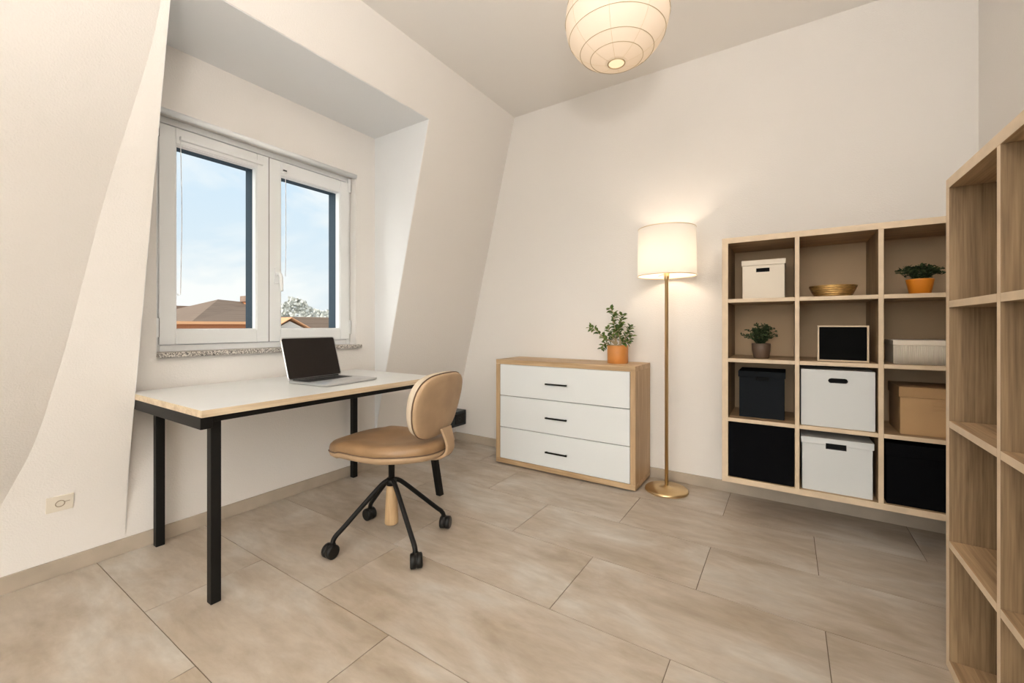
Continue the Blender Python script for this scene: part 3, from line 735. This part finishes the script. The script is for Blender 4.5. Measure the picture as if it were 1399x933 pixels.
carton('storage_box', 'small white lidded box with a black slot in the top left cell', 'box', -.222, -.005, 2.785, cz0(3), .222, 'cream_box', .25, .030, (-.147, -.083, 1.408, 1.429))
carton('storage_box', 'charcoal lidded box standing below the small brown-potted plant', 'box', -.240, -.006, 2.80, cz0(1), .268, 'char_box', .26, .035, (-.148, -.085, .785, .806))
carton('storage_box', 'large plain black box filling the bottom left cell', 'box', cx0(0) + .003, cx0(0) + CW - .003, 2.745, cz0(0), .316, 'black_box', .34)
carton('storage_box', 'bright white box with a rounded handle hole in the middle column', 'box', .064, .370, 2.748, cz0(1), .300, 'white_box', .34, None, (.182, .262, cz0(1) + .233, cz0(1) + .257), round_slot=1)
carton('storage_box', 'off-white box with lid and square cut handle in the bottom middle cell', 'box', .064, .366, 2.748, cz0(0), .283, 'white_box', .34, .034, (.172, .256, cz0(0) + .228, cz0(0) + .258))
carton('storage_box', 'black lidded box in the bottom right cell of the hung bookcase', 'box', .407, .712, 2.745, cz0(0), .300, 'black_box', .34, .06)
rb = carton('ribbed_box', 'cream ribbed lidded box in the right column above the cardboard box', 'box', .440, .712, 2.775, cz0(2), .118, 'cream_box', .24, .024)
b = MB()
for k in range(38): x = -.132 + k * .00715; b.tube([(x, -.1185, .002), (x, -.1185, .092)], .0032, 'cream_box', 6)
b.build('ribs', rb)
kb = carton('cardboard_box', 'brown cardboard archive box with lid on the right column shelf', 'box', .462, .700, 2.775, cz0(1), .232, 'kraft', .27, .050, lidm='kraft_lid')
b = MB()
for k, z in enumerate((.165, .150, .135, .122)): b.box((.005, -.1345, z), (.105, -.1315, z + .004), 'kraft')
b.build('embossed_handle', kb, bevel=.001)

# woven gold bowl
bw = thing('woven_bowl', 'shallow woven gold bowl in the top middle cell', 'bowl', (.208, 2.86, cz0(3)))
prof = [(0, 0), (.070, 0), (.076, .003)]
for k in range(5):
    z = .004 + k * .0105; r = .079 + .026 * ((k + .5) / 5) ** .8; prof += [(r - .002, z), (r + .001, z + .003), (r + .001, z + .007), (r - .001, z + .0100)]
prof += [(.104, .058), (.102, .060), (.099, .058), (.094, .04), (.080, .014), (.06, .008), (0, .008)]
b = MB(); b.lathe(prof, 'gold', n=64); b.build('bowl', bw)
b = MB(); b.tube([(.1035 * math.cos(2 * PI * k / 64), .1035 * math.sin(2 * PI * k / 64), .058 + .0012 * (k % 2)) for k in range(64)], .003, 'gold', 8, closed=True); b.build('rim', bw)

# framed black panel
fp = thing('framed_panel', 'black panel in a thin pale wood frame standing in the middle column', 'picture frame', (.2445, 2.80, cz0(2)), 0)
b = MB(); w_, h_ = .107, .190
b.box((-w_, -.012, 0), (-w_ + .008, .012, h_), 'edge'); b.box((w_ - .008, -.012, 0), (w_, .012, h_), 'edge'); b.box((-w_ + .008, -.012, 0), (w_ - .008, .012, .008), 'edge'); b.box((-w_ + .008, -.012, h_ - .008), (w_ - .008, .012, h_), 'edge')
b.build('frame', fp, bevel=.001)
b = MB(); b.box((-w_ + .008, -.004, .008), (w_ - .008, .008, h_ - .008), 'black_board'); b.build('panel', fp)

bushy('potted_herb', 'small green plant in a dark brown pot in the left column', (-.125, 2.83, cz0(2)),
      [(0, 0), (.033, 0), (.038, .004), (.046, .045), (.048, .085), (.046, .087), (.044, .082), (.043, .072), (0, .072)], 'brownpot', .073, .112, .125, 3, 62)
bushy('potted_herb', 'green plant in a bright orange pot in the top right cell', (.548, 2.83, cz0(3)),
      [(0, 0), (.037, 0), (.040, .003), (.051, .066), (.053, .072), (.050, .075), (.048, .070), (.047, .062), (0, .062)], 'orange', .063, .112, .085, 5, 66)

# ---------------------------------------------------------------- outside
g_ = MB(); g_.face([(-300, -300, -7), (300, -300, -7), (300, 300, -7), (-300, 300, -7)], 'ground'); struct('ground', g_)
F_, TH = 574., math.atan(375.5 / 574.); s0, c0_ = math.sin(TH), math.cos(TH)
def atX(u, v, x):
    cx = (u - 699.5) / F_; r = (cx * c0_ - s0, cx * s0 + c0_, (445 - v) / F_); k = x / r[0]; return Vector((x, r[1] * k, 1.1 + r[2] * k))
# big hip roofed house
hs = thing('neighbour_house', 'house with a brown tiled hip roof and chimney beyond the left pane', 'house', (-24, 0, -7))
pa, pb, pc, pd = atX(262, 439, -20), atX(298, 409, -23), atX(362, 414, -23), atX(392, 441, -20)
def HL(p): return (p[0] + 24, p[1], p[2] + 7)
b = MB(); back = -27.
yA, yD = pa.y, atX(377, 441, -20).y; zE = pa.z
P1, P2, P3, P4 = Vector((-20, yA, zE)), Vector((-20, yD, zE)), Vector((-29, yD, zE)), Vector((-29, yA, zE)); R1 = Vector((-24.5, atX(298, 409, -24.5).y, atX(298, 409, -24.5).z)); R2 = Vector((-24.5, atX(352, 413, -24.5).y, R1.z - .12))
for q in ([P1, P2, R2, R1], [P2, P3, R2], [P3, P4, R1, R2], [P4, P1, R1], [P4, P3, P2, P1]): b.face([HL(v) for v in q], 'roof')
b.build('roof', hs)
b = MB(); b.box(HL((-28.6, yA + .4, -7)), HL((-20.4, yD - .4, zE - .02)), 'render'); b.build('walls', hs)
cm = atX(342, 406, -24); b = MB(); b.box(HL((-24.3, cm.y - .25, cm.z - 2)), HL((-23.7, cm.y + .25, cm.z - .25)), 'brick'); b.box(HL((-24.4, cm.y - .33, cm.z - .25)), HL((-23.6, cm.y + .33, cm.z + .05)), 'roof2'); b.build('chimney', hs)
# far low roof at the left
fh = thing('neighbour_house', 'distant low roof with a small chimney at the left pane edge', 'house', (-40, 0, -7))
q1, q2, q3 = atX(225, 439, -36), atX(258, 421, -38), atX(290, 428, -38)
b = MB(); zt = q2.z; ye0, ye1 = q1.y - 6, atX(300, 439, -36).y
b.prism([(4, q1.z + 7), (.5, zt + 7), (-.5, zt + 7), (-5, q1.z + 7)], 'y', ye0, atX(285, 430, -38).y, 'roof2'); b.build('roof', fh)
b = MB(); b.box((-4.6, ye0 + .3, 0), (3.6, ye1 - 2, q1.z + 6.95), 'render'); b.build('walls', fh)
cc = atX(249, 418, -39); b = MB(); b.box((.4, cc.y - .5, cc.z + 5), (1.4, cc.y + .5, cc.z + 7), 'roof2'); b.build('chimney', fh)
# near brick parapet
bp = thing('brick_parapet', 'orange brick parapet of a flat roof just beyond the left pane', 'parapet', (-13, 0, -7))
k0, k1 = atX(150, 438, -12), atX(376, 438, -12)
b = MB(); b.box((-.2, k0.y, 0), (1.0, k1.y, k0.z + 6.93), 'brick'); b.build('wall', bp)
b = MB(); b.box((-.3, k0.y - .1, k0.z + 6.93), (1.1, k1.y + .1, k0.z + 7.0), 'coping'); b.build('coping', bp)
# white gabled house at right
gh = thing('neighbour_house', 'white gabled house with a long brown roof beyond the right pane', 'house', (-18, 0, -7))
ap, gr, gl = atX(392, 431, -16), atX(424, 451, -16), atX(362, 451, -16)
b = MB(); yap = ap.y; zap = ap.z + 7
rz_ = atX(455, 433, -19)
# ridge runs away to the right (+y); the gable end faces the window and -y
b.prism([(2.0, gr.z + 7 - .4), (0.0, zap), (-1.5, gr.z + 7 - .9)], 'y', yap, yap + 11, 'roof'); b.build('roof', gh)
b = MB(); b.prism([(gl.y, 0), (gr.y - .0, 0), (gr.y - .0, gr.z + 7 - .1), (yap, zap - .22), (gl.y, gl.z + 7 - .1)], 'x', .2, 2.2, 'render'); b.build('gable_wall', gh)
b = MB()
for a_, c_ in (((gl.y - .2, gl.z + 7 - .15), (yap, zap - .1)), ((yap, zap - .1), (gr.y + .2, gr.z + 7 - .15))):
    b.prism([a_, c_, (c_[0], c_[1] + .03), (a_[0], a_[1] + .03)], 'x', 0, 2.35, 'coping')
b.build('gable_coping', gh)
b = MB(); b.box((-1.2, yap + .3, 0), (1.0, yap + 10.5, gr.z + 6.0), 'render'); b.build('walls', gh)
# trees with distance haze put into their leaf colour
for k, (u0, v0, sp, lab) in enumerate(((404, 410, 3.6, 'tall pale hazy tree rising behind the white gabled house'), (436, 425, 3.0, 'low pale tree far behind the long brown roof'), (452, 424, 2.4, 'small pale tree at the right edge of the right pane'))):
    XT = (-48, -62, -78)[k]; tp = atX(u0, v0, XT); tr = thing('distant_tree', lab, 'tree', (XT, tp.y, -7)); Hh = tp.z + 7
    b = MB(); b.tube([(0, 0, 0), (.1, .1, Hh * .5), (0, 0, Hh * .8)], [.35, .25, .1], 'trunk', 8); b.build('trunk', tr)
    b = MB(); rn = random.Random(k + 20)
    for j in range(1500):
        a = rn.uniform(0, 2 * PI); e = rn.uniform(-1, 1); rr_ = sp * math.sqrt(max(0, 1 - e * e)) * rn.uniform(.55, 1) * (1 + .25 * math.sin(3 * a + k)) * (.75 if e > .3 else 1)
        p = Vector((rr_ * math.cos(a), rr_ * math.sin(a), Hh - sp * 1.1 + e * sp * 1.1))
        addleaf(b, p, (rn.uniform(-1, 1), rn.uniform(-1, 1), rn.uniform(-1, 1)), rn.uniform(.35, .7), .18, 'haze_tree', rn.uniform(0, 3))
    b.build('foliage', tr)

# ---------------------------------------------------------------- sky
wd = bpy.data.worlds.new('sky'); bpy.context.scene.world = wd; wd.use_nodes = True
nt = wd.node_tree; N = nt.nodes; L = nt.links; bg = N['Background']
tc = N.new('ShaderNodeTexCoord'); sp_ = N.new('ShaderNodeSeparateXYZ'); L.new(tc.outputs['Generated'], sp_.inputs[0])
r = N.new('ShaderNodeValToRGB'); e = r.color_ramp.elements
e[0].position = 0; e[0].color = (.83, .86, .88, 1); e[1].position = .55; e[1].color = (.50, .70, .93, 1)
q = e.new(.10); q.color = (.76, .84, .90, 1); q = e.new(.30); q.color = (.66, .80, .93, 1)
L.new(sp_.outputs['Z'], r.inputs[0])
mp = N.new('ShaderNodeMapping'); mp.inputs['Scale'].default_value = (1, 1, 2.6); mp.inputs['Location'].default_value = (.35, .1, .22); L.new(tc.outputs['Generated'], mp.inputs[0])
n = N.new('ShaderNodeTexNoise'); n.inputs['Scale'].default_value = 2.6; n.inputs['Detail'].default_value = 7; n.inputs['Roughness'].default_value = .55; n.inputs['Distortion'].default_value = .4
L.new(mp.outputs[0], n.inputs['Vector'])
cr = N.new('ShaderNodeValToRGB'); cr.color_ramp.elements[0].position = .42; cr.color_ramp.elements[1].position = .56
cr.color_ramp.elements[0].color = (0, 0, 0, 1); cr.color_ramp.elements[1].color = (1, 1, 1, 1); L.new(n.outputs['Fac'], cr.inputs[0])
mx = N.new('ShaderNodeMix'); mx.data_type = 'RGBA'; L.new(cr.outputs[0], mx.inputs[0]); L.new(r.outputs[0], mx.inputs[6]); mx.inputs[7].default_value = (.97, .96, .94, 1)
wm = N.new('ShaderNodeMapRange'); wm.interpolation_type = 'SMOOTHSTEP'; wm.inputs['From Min'].default_value = -.2; wm.inputs['From Max'].default_value = -.7
L.new(sp_.outputs['Y'], wm.inputs['Value'])
wx = N.new('ShaderNodeMix'); wx.data_type = 'RGBA'; L.new(wm.outputs[0], wx.inputs[0]); L.new(mx.outputs[2], wx.inputs[6]); wx.inputs[7].default_value = (1, .96, .90, 1)
L.new(wx.outputs[2], bg.inputs['Color'])
# sky on the unseen -y side is brightened and warmed to fill the room
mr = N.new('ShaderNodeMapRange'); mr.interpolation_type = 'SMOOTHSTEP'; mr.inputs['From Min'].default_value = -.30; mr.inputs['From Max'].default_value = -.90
SKY, REAR_FILL = .54, 3.6
mr.inputs['To Min'].default_value = SKY; mr.inputs['To Max'].default_value = REAR_FILL
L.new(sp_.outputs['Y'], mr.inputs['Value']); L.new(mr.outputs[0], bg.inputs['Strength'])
def portal(loc, rot, sx_, sy_):
    l = bpy.data.lights.new('window_portal', 'AREA'); l.shape = 'RECTANGLE'; l.size = sx_; l.size_y = sy_; l.cycles.is_portal = True
    o = bpy.data.objects.new('window_portal', l); C.objects.link(o); o.location = loc; o.rotation_euler = rot
portal((XO - .02, CY, 1.57), (0, -PI / 2, 0), 1.3, 1.25)
portal(((GX0 + GX1) / 2, YN - .16, GZ / 2), (PI / 2, 0, 0), GX1 - GX0, GZ)

def plight(name, loc, w_, col, rad):
    l = bpy.data.lights.new(name, 'POINT'); l.energy = w_; l.color = col; l.shadow_soft_size = rad
    o = bpy.data.objects.new(name, l); C.objects.link(o); o.location = loc; return o
plight('floor_lamp_bulb_light', (-.672, 2.912, 1.56), 3.6, (1, .80, .60), .05)
plight('pendant_bulb_light', (px, py, pz), .95, (1, .76, .54), .06)

# ---------------------------------------------------------------- camera and view
cam = bpy.data.cameras.new('camera'); co = bpy.data.objects.new('camera', cam); C.objects.link(co)
cam.sensor_width = 36; cam.lens = 36 * 574 / 1399; cam.shift_y = -21.5 / 1399
cam.clip_start = .02; cam.clip_end = 1000
co.location = (0, 0, 1.1); co.rotation_euler = (PI / 2, 0, TH)
sc = bpy.context.scene; sc.camera = co
sc.view_settings.view_transform = 'Standard'; sc.view_settings.look = 'None'; sc.view_settings.gamma = 1; sc.view_settings.use_curve_mapping = False
sc.view_settings.exposure = 1.02
